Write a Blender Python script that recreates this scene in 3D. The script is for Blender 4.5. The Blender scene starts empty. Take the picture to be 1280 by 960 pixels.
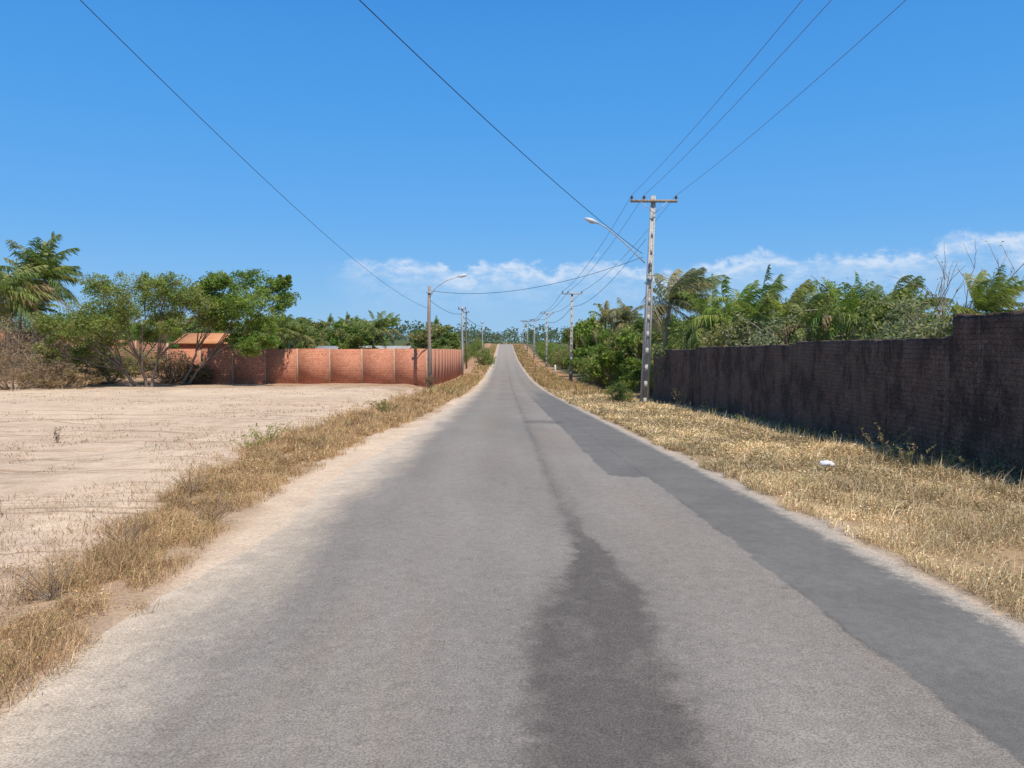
import bpy, math, random
import numpy as np
from mathutils import Vector, Matrix
rng = np.random.default_rng(7); random.seed(7)
scn = bpy.context.scene; COL = scn.collection
F = 940.0; CZ = 1.6; HY = 425.0; VX = 630.0
def P(px, py, Y): return Vector(((px-VX)/F*Y, Y, CZ+(HY-py)/F*Y))
def sm(v, a, b):
    t = np.clip((v-a)/(b-a), 0, 1); return t*t*(3-2*t)
# ---------- value noise
_tab = np.random.default_rng(3).random((256, 256))
def vn(x, y):
    x = np.asarray(x, float); y = np.asarray(y, float)
    xi = np.floor(x).astype(int); yi = np.floor(y).astype(int)
    fx = x-xi; fy = y-yi; fx = fx*fx*(3-2*fx); fy = fy*fy*(3-2*fy)
    g = lambda i, j: _tab[(xi+i) % 256, (yi+j) % 256]
    return (g(0,0)*(1-fx)+g(1,0)*fx)*(1-fy)+(g(0,1)*(1-fx)+g(1,1)*fx)*fy
def fbm(x, y, o=4):
    s = 0; a = .5; t = 0; c, q = .8, .6
    for k in range(o):
        s = s+a*vn(x*2**k+17*k, y*2**k+31*k); t += a; a *= .5
        x, y = x*c-y*q, x*q+y*c
    return s/t
# ---------- terrain
_Y = np.arange(-60, 3200, 1.0)
_Z = np.interp(_Y, [-60, 0, 10, 27, 45, 60, 82, 110, 140, 180, 225, 270, 320, 400, 600, 3200],
               [0.4, -1.6, -1.98, -2.7, -3.45, -4.0, -4.6, -4.9, -4.95, -4.75, -3.8, -2.5, -1.75, -2.4, -3.5, -9])
_k = np.ones(7)/7; _Zs = np.convolve(np.pad(_Z, 3, mode='edge'), _k, 'valid')
_Zs = np.where(_Y > 40, np.convolve(np.pad(_Z, 12, mode='edge'), np.ones(25)/25, 'valid'), _Zs)
def zr(Y): return np.interp(Y, _Y, _Zs)+CZ
RC = 0.4; RH = 2.85
def ground(x, Y):
    x = np.asarray(x, float); Y = np.asarray(Y, float)
    d = np.abs(x-RC)
    rag = (fbm(x*.9+50, Y*0.7, 3)-.5)*np.where(x < 0, .5, .12)+(fbm(x*7+50, Y*7, 2)-.5)*.1
    e = d-RH+rag+np.where(x < 0, .15*(1-sm(Y, 5, 9)), 0)
    z = zr(Y)-.045+.055*sm(e, -.55, .35)
    z = z+0.62*sm(Y, 15, 54)*sm(-x, 3.4, 7.5)*(1-.3*sm(Y, 70, 110))
    z = z+1.5*sm(-x, 20, 34)*sm(Y, 45, 60)
    z = z+.15*sm(x, 7.5, 10)
    out = sm(d, 3.2, 4.5)
    z = z+out*((fbm(x*.5, Y*.5, 3)-.5)*.16+(fbm(x*3, Y*3, 3)-.5)*.035)
    return z
def gz(x, Y): return float(ground(x, Y))
# ---------- object helpers
def mesh(name, V, polys, mat, parent=None, C=None, smooth=False):
    me = bpy.data.meshes.new(name)
    V = np.asarray(V, np.float32).reshape(-1, 3)
    idx = []; starts = []; o = 0
    for p in polys:
        p = np.asarray(p, np.int32)
        if p.size == 0: continue
        k = p.shape[1]
        starts.append(o+np.arange(len(p))*k); idx.append(p.ravel()); o += p.size
    idx = np.concatenate(idx); starts = np.concatenate(starts)
    me.vertices.add(len(V)); me.vertices.foreach_set('co', V.ravel())
    me.loops.add(len(idx)); me.loops.foreach_set('vertex_index', idx.astype(np.int32))
    me.polygons.add(len(starts)); me.polygons.foreach_set('loop_start', starts.astype(np.int32))
    me.update(calc_edges=True)
    if smooth: me.polygons.foreach_set('use_smooth', np.ones(len(starts), bool))
    if C is not None:
        a = me.color_attributes.new('Col', 'FLOAT_COLOR', 'POINT')
        C = np.asarray(C, np.float32)
        if C.shape[1] == 3: C = np.hstack([C, np.ones((len(C), 1), np.float32)])
        a.data.foreach_set('color', C.ravel())
    me.materials.append(mat)
    ob = bpy.data.objects.new(name, me); COL.objects.link(ob)
    if parent: ob.parent = parent
    return ob
class MB:
    def __init__(s): s.V = []; s.Q = []; s.T = []; s.n = 0
    def add(s, V, Q=(), T=()):
        V = [tuple(v) for v in V]
        s.V += V; s.Q += [tuple(i+s.n for i in q) for q in Q]; s.T += [tuple(i+s.n for i in t) for t in T]; s.n += len(V)
    def box(s, x0, x1, y0, y1, z0, z1):
        s.add([(x, y, z) for z in (z0, z1) for x, y in ((x0,y0),(x1,y0),(x1,y1),(x0,y1))],
              [(3,2,1,0),(4,5,6,7),(0,1,5,4),(1,2,6,5),(2,3,7,6),(3,0,4,7)])
    def tube(s, pts, rad, k=6, cap=True):
        pts = [Vector(p) for p in pts]; n = len(pts)
        if not hasattr(rad, '__len__'): rad = [rad]*n
        V = []; up = Vector((0.13, .21, 1)).normalized()
        t0 = (pts[-1]-pts[0]).normalized()
        if abs(t0.dot(up)) > .8: up = Vector((1, .2, 0)).normalized()
        for i in range(n):
            t = (pts[min(i+1, n-1)]-pts[max(i-1, 0)]).normalized()
            a = t.cross(up).normalized(); b = t.cross(a)
            for j in range(k):
                w = 2*math.pi*j/k
                V.append(pts[i]+(a*math.cos(w)+b*math.sin(w))*rad[i])
        Q = [(i*k+j, i*k+(j+1) % k, (i+1)*k+(j+1) % k, (i+1)*k+j) for i in range(n-1) for j in range(k)]
        T = []
        if cap:
            V += [pts[0], pts[-1]]; a = n*k
            T = [(a, (j+1) % k, j) for j in range(k)]+[(a+1, (n-1)*k+j, (n-1)*k+(j+1) % k) for j in range(k)]
        s.add(V, Q, T)
    def build(s, name, mat, parent=None, smooth=False):
        return mesh(name, s.V, [np.array(s.Q, np.int32).reshape(-1, 4), np.array(s.T, np.int32).reshape(-1, 3)], mat, parent, None, smooth)
def tag(o, label=None, cat=None, group=None, kind=None):
    if label: o['label'] = label
    if cat: o['category'] = cat
    if group: o['group'] = group
    if kind: o['kind'] = kind
    return o
def empty(name, loc, label, cat, group=None, rz=0):
    o = bpy.data.objects.new(name, None); COL.objects.link(o); o.location = loc; o.rotation_euler = (0, 0, rz)
    return tag(o, label, cat, group)
def dup(root, loc, rz=0, sc=1, label=None, group=None):
    r = root.copy(); COL.objects.link(r); r.location = loc; r.rotation_euler = (0, 0, rz)
    r.scale = sc if hasattr(sc, '__len__') else (sc, sc, sc)
    if label: r['label'] = label
    if group: r['group'] = group
    for ch in list(root.children):
        c = ch.copy(); COL.objects.link(c); c.parent = r
        for g in ch.children:
            d = g.copy(); COL.objects.link(d); d.parent = c
    return r
# ---------- node helpers
class NT:
    def __init__(s, tree): s.t = tree
    def put(s, sock, v):
        if hasattr(v, 'is_linked') or isinstance(v, bpy.types.NodeSocket): s.t.links.new(v, sock)
        else:
            if sock.type == 'RGBA' and hasattr(v, '__len__') and len(v) == 3: v = (*v, 1)
            sock.default_value = v
    def node(s, ty, ins=None, **props):
        n = s.t.nodes.new(ty)
        for k, v in props.items(): setattr(n, k, v)
        for k, v in (ins or {}).items(): s.put(n.inputs[k], v)
        return n
    def m(s, op, a, b=0., c=0., clamp=False):
        n = s.node('ShaderNodeMath', operation=op, use_clamp=clamp)
        s.put(n.inputs[0], a); s.put(n.inputs[1], b)
        if op in ('MULTIPLY_ADD', 'COMPARE'): s.put(n.inputs[2], c)
        return n.outputs[0]
    def mr(s, v, a, b, c=0., d=1., smooth=True):
        n = s.node('ShaderNodeMapRange', {'Value': v, 'From Min': a, 'From Max': b, 'To Min': c, 'To Max': d},
                   interpolation_type='SMOOTHSTEP' if smooth else 'LINEAR')
        return n.outputs['Result']
    def mix(s, f, a, b, bt='MIX'):
        n = s.node('ShaderNodeMix', data_type='RGBA', blend_type=bt)
        s.put(n.inputs[0], f); s.put(n.inputs[6], a); s.put(n.inputs[7], b); return n.outputs[2]
    def noise(s, vec, scale, detail=4, rough=.55, dist=0):
        n = s.node('ShaderNodeTexNoise', {'Scale': scale, 'Detail': detail, 'Roughness': rough, 'Distortion': dist})
        if vec is not None: s.put(n.inputs['Vector'], vec)
        return n.outputs['Fac']
    def pos(s): return s.node('ShaderNodeNewGeometry').outputs['Position']
    def obj(s): return s.node('ShaderNodeTexCoord').outputs['Object']
    def sep(s, v):
        n = s.node('ShaderNodeSeparateXYZ', {0: v}); return n.outputs[0], n.outputs[1], n.outputs[2]
    def comb(s, x, y, z):
        return s.node('ShaderNodeCombineXYZ', {0: x, 1: y, 2: z}).outputs[0]
    def scale(s, v, sc):
        return s.node('ShaderNodeMapping', {'Vector': v, 'Scale': sc}).outputs[0]
    def bump(s, h, st, dist=.02):
        return s.node('ShaderNodeBump', {'Height': h, 'Strength': st, 'Distance': dist}).outputs[0]
def mat(name, rough=.85, spec=.2):
    m = bpy.data.materials.new(name); m.use_nodes = True
    b = m.node_tree.nodes['Principled BSDF']; b.inputs['Roughness'].default_value = rough
    b.inputs['Specular IOR Level'].default_value = spec
    return m, NT(m.node_tree), b
def simple(name, c1, c2, scale=4, rough=.85, bump=.3, bscale=30, spec=.2, stretch=(1,1,1)):
    m, n, b = mat(name, rough, spec); v = n.scale(n.obj(), stretch)
    f = n.mr(n.noise(v, scale, 5, .6), .3, .7)
    c = n.mix(f, c1, c2)
    c = n.mix(.5, c, n.mix(n.mr(n.noise(v, scale*9, 3), .35, .65), (.55,.55,.55), (1.4,1.4,1.4)), 'MULTIPLY')
    n.put(b.inputs['Base Color'], c)
    if bump: n.put(b.inputs['Normal'], n.bump(n.noise(v, bscale, 4), bump, .02))
    return m
def leafmat(name, trans=.3, rough=.55, spec=.25, tint=(1.35,1.4,.75)):
    m, n, b = mat(name, rough, spec)
    at = n.node('ShaderNodeAttribute', attribute_name='Col').outputs['Color']
    isl = n.node('ShaderNodeNewGeometry').outputs['Random Per Island']
    c = n.mix(1., at, n.mix(isl, (.72,.74,.7), (1.28,1.25,1.2)), 'MULTIPLY')
    df = n.node('ShaderNodeBsdfDiffuse', {'Color': c})
    if trans <= 0:
        n.put(m.node_tree.nodes['Material Output'].inputs[0], df.outputs[0]); return m
    n.put(b.inputs['Base Color'], c)
    tr = n.node('ShaderNodeBsdfTranslucent', {'Color': n.mix(1., c, tint, 'MULTIPLY')})
    mx = n.node('ShaderNodeMixShader', {0: trans, 1: b.outputs[0], 2: tr.outputs[0]})
    n.put(m.node_tree.nodes['Material Output'].inputs[0], mx.outputs[0]); return m
LEAF = leafmat('leaf', .42); STRAW = leafmat('straw', 0)
BARK = simple('bark', (.16,.12,.09), (.30,.25,.205), 5, stretch=(3,3,.6), bump=.6)
BARKD = simple('twig_bark', (.24,.18,.13), (.38,.30,.23), 5, bump=0)
CONC = simple('concrete_post', (.43,.415,.385), (.52,.50,.465), 3, bump=.2)
WOOD = simple('wooden_post', (.2,.13,.085), (.32,.22,.15), 3, stretch=(5,5,.4), bump=.5)
WOODG = simple('greyed_wooden_post', (.30,.23,.18), (.41,.33,.26), 3, stretch=(5,5,.4), bump=.5)
STEEL = simple('galvanised_steel', (.38,.39,.4), (.5,.51,.52), 8, rough=.45, bump=.03, spec=.5)
LAMPW = simple('lamp_housing', (.55,.56,.57), (.66,.67,.68), 8, rough=.4, bump=.02, spec=.5)
GLASS = simple('lamp_glass', (.5,.5,.46), (.6,.6,.56), 8, rough=.2, bump=0, spec=.6)
CER = simple('insulator_ceramic', (.13,.09,.07), (.22,.16,.13), 8, rough=.35, bump=0, spec=.6)
CABLE = simple('cable_black', (.03,.035,.05), (.05,.055,.07), 8, rough=.6, bump=0)
ALU = simple('conductor', (.12,.125,.13), (.2,.2,.21), 8, rough=.5, bump=0)
PLASTIC = simple('white_plastic', (.75,.75,.76), (.85,.85,.85), 8, rough=.45, bump=.1)

# ---------- ground material
def ground_mat():
    m, n, b = mat('sand_and_soil', .95, .1)
    p = n.pos(); at = n.node('ShaderNodeAttribute', attribute_name='Col').outputs['Color']
    big = n.noise(p, .35, 4, .6); mid = n.noise(p, 2.2, 4, .65); fine = n.noise(p, 28, 3, .7); grit = n.noise(p, 140, 1, .6)
    c = n.mix(1., at, n.mix(n.mr(big, .3, .7), (.94,.935,.93), (1.05,1.05,1.04)), 'MULTIPLY')
    c = n.mix(1., c, n.mix(n.mr(mid, .3, .7), (.9,.885,.87), (1.06,1.06,1.05)), 'MULTIPLY')
    c = n.mix(1., c, n.mix(n.mr(fine, .3, .7), (.84,.82,.8), (1.1,1.1,1.1)), 'MULTIPLY')
    c = n.mix(1., c, n.mix(n.mr(grit, .3, .7), (.85,.85,.85), (1.1,1.1,1.1)), 'MULTIPLY')
    def track(ang, sx, sy, seed):
        v = n.node('ShaderNodeMapping', {'Vector': p, 'Location': (seed,seed*.7,0), 'Rotation': (0,0,math.radians(ang)), 'Scale': (sx,sy,1)}).outputs[0]
        return n.mr(n.noise(v, 1., 3, .6), .34, .41)
    t1 = track(-72, .10, 3.4, 0); t2 = track(-58, .13, 4.5, 5); t3 = track(20, .12, 3.2, 9)
    sel = n.mr(n.noise(p, .12, 2), .5, .58)
    tk = n.m('MULTIPLY', n.m('MULTIPLY', t1, t2), n.m('MAXIMUM', t3, n.m('SUBTRACT', 1., sel)))
    x, y, z = n.sep(p); tk = n.m('MAXIMUM', tk, n.mr(x, -4.2, -3.2))
    c = n.mix(1., c, n.mix(tk, (.76,.72,.68), (1.02,1.02,1.02)), 'MULTIPLY')
    n.put(b.inputs['Base Color'], c)
    h = n.m('ADD', n.m('MULTIPLY', mid, .8), n.m('ADD', n.m('MULTIPLY', fine, .6), n.m('MULTIPLY', tk, .7)))
    n.put(b.inputs['Normal'], n.bump(h, .7, .05)); return m
def axis(a, fine0, fine1, step, b, g=1.07):
    mid = list(np.arange(fine0, fine1+1e-6, step)); s = step; v = fine1; hi = []
    while v < b: s *= g; v += s; hi.append(v)
    s = step; v = fine0; lo = []
    while v > a: s *= g; v -= s; lo.append(v)
    return np.array(lo[::-1]+mid+hi)
xs = axis(-1800, -10, 9, .09, 1800); ys = axis(-40, 1.5, 30, .09, 2900, 1.04)
XX, YY = np.meshgrid(xs, ys); nx, ny = len(xs), len(ys)
ZZ = ground(XX, YY)
def gridf(nx, ny):
    i = np.arange(nx-1)[None, :]+np.arange(ny-1)[:, None]*nx
    return np.stack([i, i+1, i+1+nx, i+nx], -1).reshape(-1, 4)
def lerp(a, b, t): return np.asarray(a)*(1-t[..., None])+np.asarray(b)*t[..., None]
nn = fbm(XX*.8, YY*.8, 4); n2 = fbm(XX*.22+9, YY*.22, 3); n3 = fbm(XX*3+5, YY*3, 4)
sand = np.array((.72,.555,.405))
c = lerp(sand, (.66,.50,.365), sm(n2, .35, .65))
VY = [0,3,4.7,6.3,8.5,11,17,30,55]; VCN = [-2.8,-2.8,-2.82,-3.05,-3.5,-3.85,-4.15,-3.95,-3.9]; VWD = [.58,.58,.56,.6,.7,.85,1.15,1.5,1.6]
vergeC = np.interp(YY, VY, VCN); vergeW = np.interp(YY, VY, VWD)
vm = 1-sm(np.abs(XX-vergeC)/vergeW+(nn-.5)*1.2, .5, 1.15)
c = lerp(c, (.40,.27,.17), vm*.75)
c = lerp(c, (.46,.33,.22), sm(n3, .58, .7)*.4*(XX < -3)*(1-sm(-XX, 8, 14)))
edge = (1-sm(np.abs(XX+2.1), .12, .5))
c = lerp(c, (.66,.525,.40), edge*.7)
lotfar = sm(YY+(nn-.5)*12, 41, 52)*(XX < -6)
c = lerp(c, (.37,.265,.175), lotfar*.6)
r = sm(XX+(nn-.5)*.5, 3.2, 3.5)
c = lerp(c, (.42,.29,.165), r)
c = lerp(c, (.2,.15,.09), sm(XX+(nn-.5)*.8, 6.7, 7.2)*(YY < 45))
grav = (XX > 2.7)*(1-sm(XX+(nn-.5)*.5, 3.15, 3.42)); c = lerp(c, (.50,.425,.35), grav*1.)
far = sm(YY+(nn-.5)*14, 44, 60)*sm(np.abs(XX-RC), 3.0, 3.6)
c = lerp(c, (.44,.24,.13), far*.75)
veg = sm(np.abs(XX-RC)+(nn-.5)*3, 7.5, 10)*sm(YY, 56, 66)
c = lerp(c, (.11,.13,.055), veg)
vegR = sm(XX, 8.2, 9.5); c = lerp(c, (.14,.14,.07), vegR)
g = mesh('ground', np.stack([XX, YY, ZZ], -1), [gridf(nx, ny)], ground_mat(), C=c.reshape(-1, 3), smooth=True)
tag(g, 'sandy ground with bare lot and dry soil verges', 'ground', kind='structure')

# ---------- road
def road_mat():
    m, n, b = mat('worn_asphalt', .85, .15)
    p = n.pos(); x, y, z = n.sep(p)
    lo = n.m('SUBTRACT', n.noise(p, .7, 3, .6), .5); mi = n.m('SUBTRACT', n.noise(p, 5, 4, .65), .5)
    hi = n.m('SUBTRACT', n.noise(p, 24, 3, .7), .5)
    xw = n.m('ADD', x, n.m('ADD', n.m('MULTIPLY', lo, .35), n.m('ADD', n.m('MULTIPLY', mi, .36), n.m('MULTIPLY', hi, .14))))
    yw = n.m('ADD', y, n.m('ADD', n.m('MULTIPLY', lo, 1.6), n.m('ADD', n.m('MULTIPLY', mi, 1.2), n.m('MULTIPLY', x, .35))))
    xs_ = n.m('ADD', x, n.m('ADD', n.m('MULTIPLY', lo, .22), n.m('ADD', n.m('MULTIPLY', mi, .12), n.m('MULTIPLY', hi, .05))))
    big = n.noise(n.scale(p, (1,.3,1)), .8, 4, .6)
    base = n.mix(n.mr(big, .3, .7), (.238,.211,.182), (.286,.255,.221))
    lane = n.m('ADD', n.mr(n.m('ABSOLUTE', n.m('SUBTRACT', xw, -.75)), .6, .1), n.mr(n.m('ABSOLUTE', n.m('SUBTRACT', xw, 1.5)), .55, .1), clamp=True)
    base = n.mix(n.m('MULTIPLY', lane, .3), base, (.325,.288,.247))
    base = n.mix(n.m('MULTIPLY', n.mr(n.noise(n.scale(p, (1.2,.12,1)), 1.2, 3, .6), .45, .7), .35), base, (.265,.21,.163))
    st = n.m('MULTIPLY', n.mr(xs_, 2.10, 2.14), n.mr(xs_, 3.15, 3.02))
    st = n.m('MULTIPLY', st, n.mr(yw, 62, 48))
    p2 = n.m('MULTIPLY', n.m('MULTIPLY', n.mr(xs_, 1.56, 1.61), n.mr(xs_, 2.3, 2.28)), n.m('MULTIPLY', n.mr(yw, 11.6, 11.85), n.mr(yw, 60, 30, .1, 1.)))
    p3 = n.m('MULTIPLY', n.m('MULTIPLY', n.mr(xs_, .55, .75), n.mr(xs_, 1.9, 1.75)), n.m('MULTIPLY', n.mr(yw, 22.8, 23.2), n.mr(yw, 24.6, 24)))
    sm_ = n.m('MAXIMUM', st, p2)
    stc = n.mix(n.mr(n.noise(p, 1.1, 4, .6), .3, .7), (.152,.144,.132), (.188,.178,.163))
    base = n.mix(n.m('MULTIPLY', sm_, .92), base, stc)
    base = n.mix(n.m('MULTIPLY', p3, .55), base, (.12,.11,.1))
    seam = n.m('MULTIPLY', n.mr(n.m('ABSOLUTE', n.m('SUBTRACT', xs_, 2.12)), .03, .006), n.mr(n.noise(p, 1.7, 2), .38, .6))
    base = n.mix(n.m('MULTIPLY', seam, .45), base, (.11,.1,.09))
    # dark stain down the middle
    w = n.mr(y, 4.2, 7.4, .39, .07); xc = n.mr(y, 3.6, 6.6, .47, .76)
    dist = n.m('ABSOLUTE', n.m('SUBTRACT', xw, xc))
    q = n.m('DIVIDE', dist, w)
    stn = n.mr(q, 1.25, .65)
    stn = n.m('MULTIPLY', stn, n.mr(y, 9.5, 5.8, .12, 1.))
    stn = n.m('MULTIPLY', stn, n.mr(n.noise(p, 3.2, 4, .7), .3, .5, .65, 1.))
    halo = n.m('MULTIPLY', n.mr(q, 2.0, .9), n.mr(y, 12, 6, .2, 1.)); base = n.mix(n.m('MULTIPLY', halo, .25), base, (.14,.122,.108))
    base = n.mix(n.m('MULTIPLY', stn, .76), base, (.1,.086,.077))
    jx = n.m('ABSOLUTE', n.m('SUBTRACT', xs_, .66))
    jn = n.mr(n.noise(p, .8, 3), .3, .55)
    jl = n.m('MULTIPLY', n.m('MAXIMUM', n.m('MULTIPLY', n.mr(jx, .13, .01), .6), n.mr(jx, .022, .004)), n.m('MULTIPLY', n.mr(y, 5.5, 7.5), jn))
    base = n.mix(n.m('MULTIPLY', jl, .6), base, (.12,.105,.092))
    vor = n.node('ShaderNodeTexVoronoi', {'Vector': n.node('ShaderNodeMix', {0: .2, 4: p, 5: n.node('ShaderNodeTexNoise', {'Vector': p, 'Scale': 6.}).outputs['Color']}, data_type='VECTOR').outputs[1], 'Scale': 1.6}, feature='DISTANCE_TO_EDGE').outputs['Distance']
    cr = n.m('MULTIPLY', n.mr(vor, .008, .001), n.mr(n.noise(p, .6, 2), .54, .66))
    base = n.mix(n.m('MULTIPLY', cr, .4), base, (.11,.1,.09))
    # sand dusting the margins
    dn = n.m('ADD', n.m('MULTIPLY', n.m('SUBTRACT', n.noise(n.scale(p, (1,.35,1)), 1.1, 4, .65), .5), 1.1), x)
    dn = n.m('ADD', dn, n.m('MULTIPLY', hi, .5))
    dl = n.mr(dn, -1.4, -2.45)
    sandc = n.mix(n.mr(n.noise(p, 3, 3), .3, .7), (.54,.435,.325), (.66,.53,.40))
    base = n.mix(dl, base, sandc)
    dr = n.m('MULTIPLY', n.mr(n.m('ADD', x, n.m('ADD', n.m('MULTIPLY', mi, .4), n.m('MULTIPLY', hi, .3))), 2.98, 3.2), .9)
    base = n.mix(dr, base, (.47,.405,.33))
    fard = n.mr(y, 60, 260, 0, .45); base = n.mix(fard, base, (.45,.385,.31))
    # aggregate
    ag = n.noise(p, 95, 2, .75); ag2 = n.node('ShaderNodeTexVoronoi', {'Vector': p, 'Scale': 130.}).outputs['Color']
    agc = n.mix(n.mr(ag, .32, .68), (.7,.7,.7), (1.3,1.3,1.3)); agc = n.mix(n.m('MULTIPLY', sm_, .55), agc, (1,1,1))
    base = n.mix(1., base, agc, 'MULTIPLY')
    base = n.mix(.26, base, n.mix(.6, (1.6,1.6,1.6), n.node('ShaderNodeRGBToBW', {0: ag2}).outputs[0]), 'MULTIPLY')
    med = n.noise(p, 11, 4, .7); base = n.mix(1., base, n.mix(n.mr(med, .3, .7), (.9,.9,.9), (1.08,1.08,1.08)), 'MULTIPLY')
    pit = n.mr(n.noise(p, 17, 2, .6), .66, .72); base = n.mix(n.m('MULTIPLY', pit, .4), base, (.12,.11,.1))
    n.put(b.inputs['Base Color'], base)
    h = n.m('ADD', n.m('MULTIPLY', ag, .8), n.m('MULTIPLY', sm_, .6))
    n.put(b.inputs['Normal'], n.bump(h, .5, .012)); return m
rx = np.linspace(RC-3.4, RC+3.2, 24); ry = np.concatenate([np.arange(-20, 60, .5), np.arange(60, 420, 2.5)])
RX, RY = np.meshgrid(rx, ry)
RZ = zr(RY)+.0-.012*((RX-RC)/2.85)**2
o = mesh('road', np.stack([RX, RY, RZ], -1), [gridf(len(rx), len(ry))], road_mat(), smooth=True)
tag(o, 'long straight worn asphalt road dipping and climbing to the horizon', 'road', kind='structure')

# ---------- foliage makers
def leafcloud(centers, rad, n, size, pal, jit=.35, flat=.0, rg=rng, aspect=.45, up=0.):
    centers = np.asarray(centers, float); K = len(centers); rad = np.broadcast_to(np.asarray(rad, float), (K,))
    idx = np.repeat(np.arange(K), n); N = len(idx)
    d = rg.normal(size=(N, 3)); d /= np.linalg.norm(d, axis=1)[:, None]
    rr = rad[idx]*rg.random(N)**.45
    c = centers[idx]+d*rr[:, None]*np.array([1, 1, .75])
    a = rg.normal(size=(N, 3)); a[:, 2] = a[:, 2]*(1-flat)-.25+up; a /= np.linalg.norm(a, axis=1)[:, None]
    q = rg.normal(size=(N, 3)); b = np.cross(a, q); b /= np.linalg.norm(b, axis=1)[:, None]
    s = size*(.6+.8*rg.random(N))[:, None]
    V = np.stack([c-a*s, c+b*s*aspect, c+a*s, c-b*s*aspect], 1).reshape(-1, 3)
    Q = np.arange(N*4).reshape(N, 4)
    pal = np.asarray(pal); cc = pal[rg.integers(0, len(pal), K)]*(1+jit*(rg.random((K, 1))-.5)*1.6)
    lc = cc[idx]*.65+pal[rg.integers(0, len(pal), N)]*.35
    return V, Q, np.repeat(np.clip(lc, .003, 1), 4, axis=0)
def limb(mb, p0, p1, r0, r1, bend=.15, seg=6, k=6):
    p0 = Vector(p0); p1 = Vector(p1); L = (p1-p0).length
    off = Vector((random.uniform(-1,1), random.uniform(-1,1), random.uniform(-.2,1)))*bend*L
    pts = []
    for i in range(seg+1):
        t = i/seg
        j = Vector((random.uniform(-1,1), random.uniform(-1,1), random.uniform(-1,1)))*L*.018*(0 < i < seg)
        pts.append(p0.lerp(p1, t)+off*math.sin(math.pi*t)*.6+j)
    mb.tube(pts, [r0+(r1-r0)*i/seg for i in range(seg+1)], k); return pts
def br(pal, f, w=1.): return [(r*f*w, g*f, b*f) for r, g, b in pal]
GREEN = br([(.09,.132,.038),(.125,.168,.05),(.07,.11,.034),(.165,.188,.06)], 1.75, 1.08)
BRIGHT = br([(.095,.165,.032),(.135,.205,.045),(.07,.13,.03),(.175,.225,.06)], 1.6, 1.1)
OLIVE = br([(.16,.17,.065),(.2,.19,.08),(.13,.14,.055),(.24,.205,.1)], 1.65)
DRYG = br([(.25,.175,.115),(.33,.235,.15),(.2,.14,.095),(.2,.165,.09)], 1.3)
DARK = br([(.04,.075,.022),(.06,.1,.03),(.075,.12,.035),(.035,.06,.02)], 1.7, 1.1)
def make_tree(name, label, cat, base, targets, stems, r0, size, ncl, nleaf, pal, group=None, rg=rng, clr=.32, fork=.5, bark=BARK, twig=True, flat=.3):
    root = empty(name, base, label, cat, group)
    mb = MB(); T = sorted(targets, key=lambda t: t[0])
    K = len(stems); per = [[] for _ in stems]
    for i, t in enumerate(T): per[min(K-1, i*K//len(T))].append(t)
    cent = []; rad = []
    for (sx, sy), tl in zip(stems, per):
        if not tl: continue
        m = Vector((sum(t[0] for t in tl)/len(tl), sum(t[1] for t in tl)/len(tl), sum(t[2]-t[3]*.4 for t in tl)/len(tl)))*fork
        m.x = m.x*.8+sx*.4
        pts = limb(mb, (sx, sy, -.15), m, r0, r0*.6, .1, 7, 8)
        for t in tl:
            tp = Vector(t[:3]); q = limb(mb, m, tp, r0*.42, r0*.1, .12, 6, 6)
            for j in range(ncl):
                d = Vector(rg.normal(size=3)); d.normalize(); rr = t[3]*float(rg.random())**.5
                cpt = tp+Vector((d.x*rr, d.y*rr, d.z*rr*.75))
                cent.append(tuple(cpt)); rad.append(t[3]*clr*(.6+.8*float(rg.random())))
                if twig and j % 2 == 0: limb(mb, q[random.choice((3,4,5,6))], cpt, r0*.1, r0*.035, .15, 3, 4)
    mb.build('trunk', bark, root, True)
    V, Q, C = leafcloud(cent, np.array(rad), nleaf, size, pal, rg=rg, flat=flat)
    mesh('crown', V, [Q], LEAF, root, C); return root
def px_targets(lst, Y, base, dep=2.5):
    out = []
    for (px, py, r) in lst:
        p = P(px, py, Y)-Vector(base); out.append((p.x, random.uniform(-dep, dep), p.z, r/F*Y))
    return out
B1 = Vector((P(182, 478, 48).x, 48, gz(P(182,478,48).x, 48)))
T1 = px_targets([(118,398,28),(98,412,24),(142,382,30),(168,366,28),(192,378,30),(215,368,28),(160,402,28),(232,384,28),(128,414,26),(240,368,24),(90,404,18),(150,360,18),(190,356,18),
                 (108,428,20),(225,358,18),(148,400,26),(252,380,22),(196,400,22),(140,424,20),(215,400,22),(245,398,18),(92,440,16),(172,416,18),(118,442,14),(232,412,14),(180,392,22)], 48, B1)
make_tree('spreading_tree', 'light green umbrella-shaped tree forking near the ground on the edge of the sandy lot', 'tree', B1, T1,
          [(-.4,0),(.1,.2),(.45,-.1)], .12, .072, 30, 56, OLIVE[:3]+BRIGHT[:2]+BRIGHT[3:], clr=.38, fork=.36)
B2 = Vector((P(226, 476, 50.5).x, 50.5, gz(P(226,476,50.5).x, 50.5)))
T2 = px_targets([(278,362,26),(305,354,26),(332,358,22),(346,377,20),(320,380,26),(292,384,26),(268,378,22),(332,402,24),(308,408,24),(338,424,16),(322,432,16),(348,350,12),(285,352,14),(275,398,20),(262,366,20),(298,426,14)], 50.5, B2, 2)
make_tree('leafy_tree', 'dense bright green tree overhanging the left end of the red brick wall', 'tree', B2, T2, [(0,0),(.3,.2)], .10, .09, 26, 72, BRIGHT, clr=.38, fork=.45)

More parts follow.
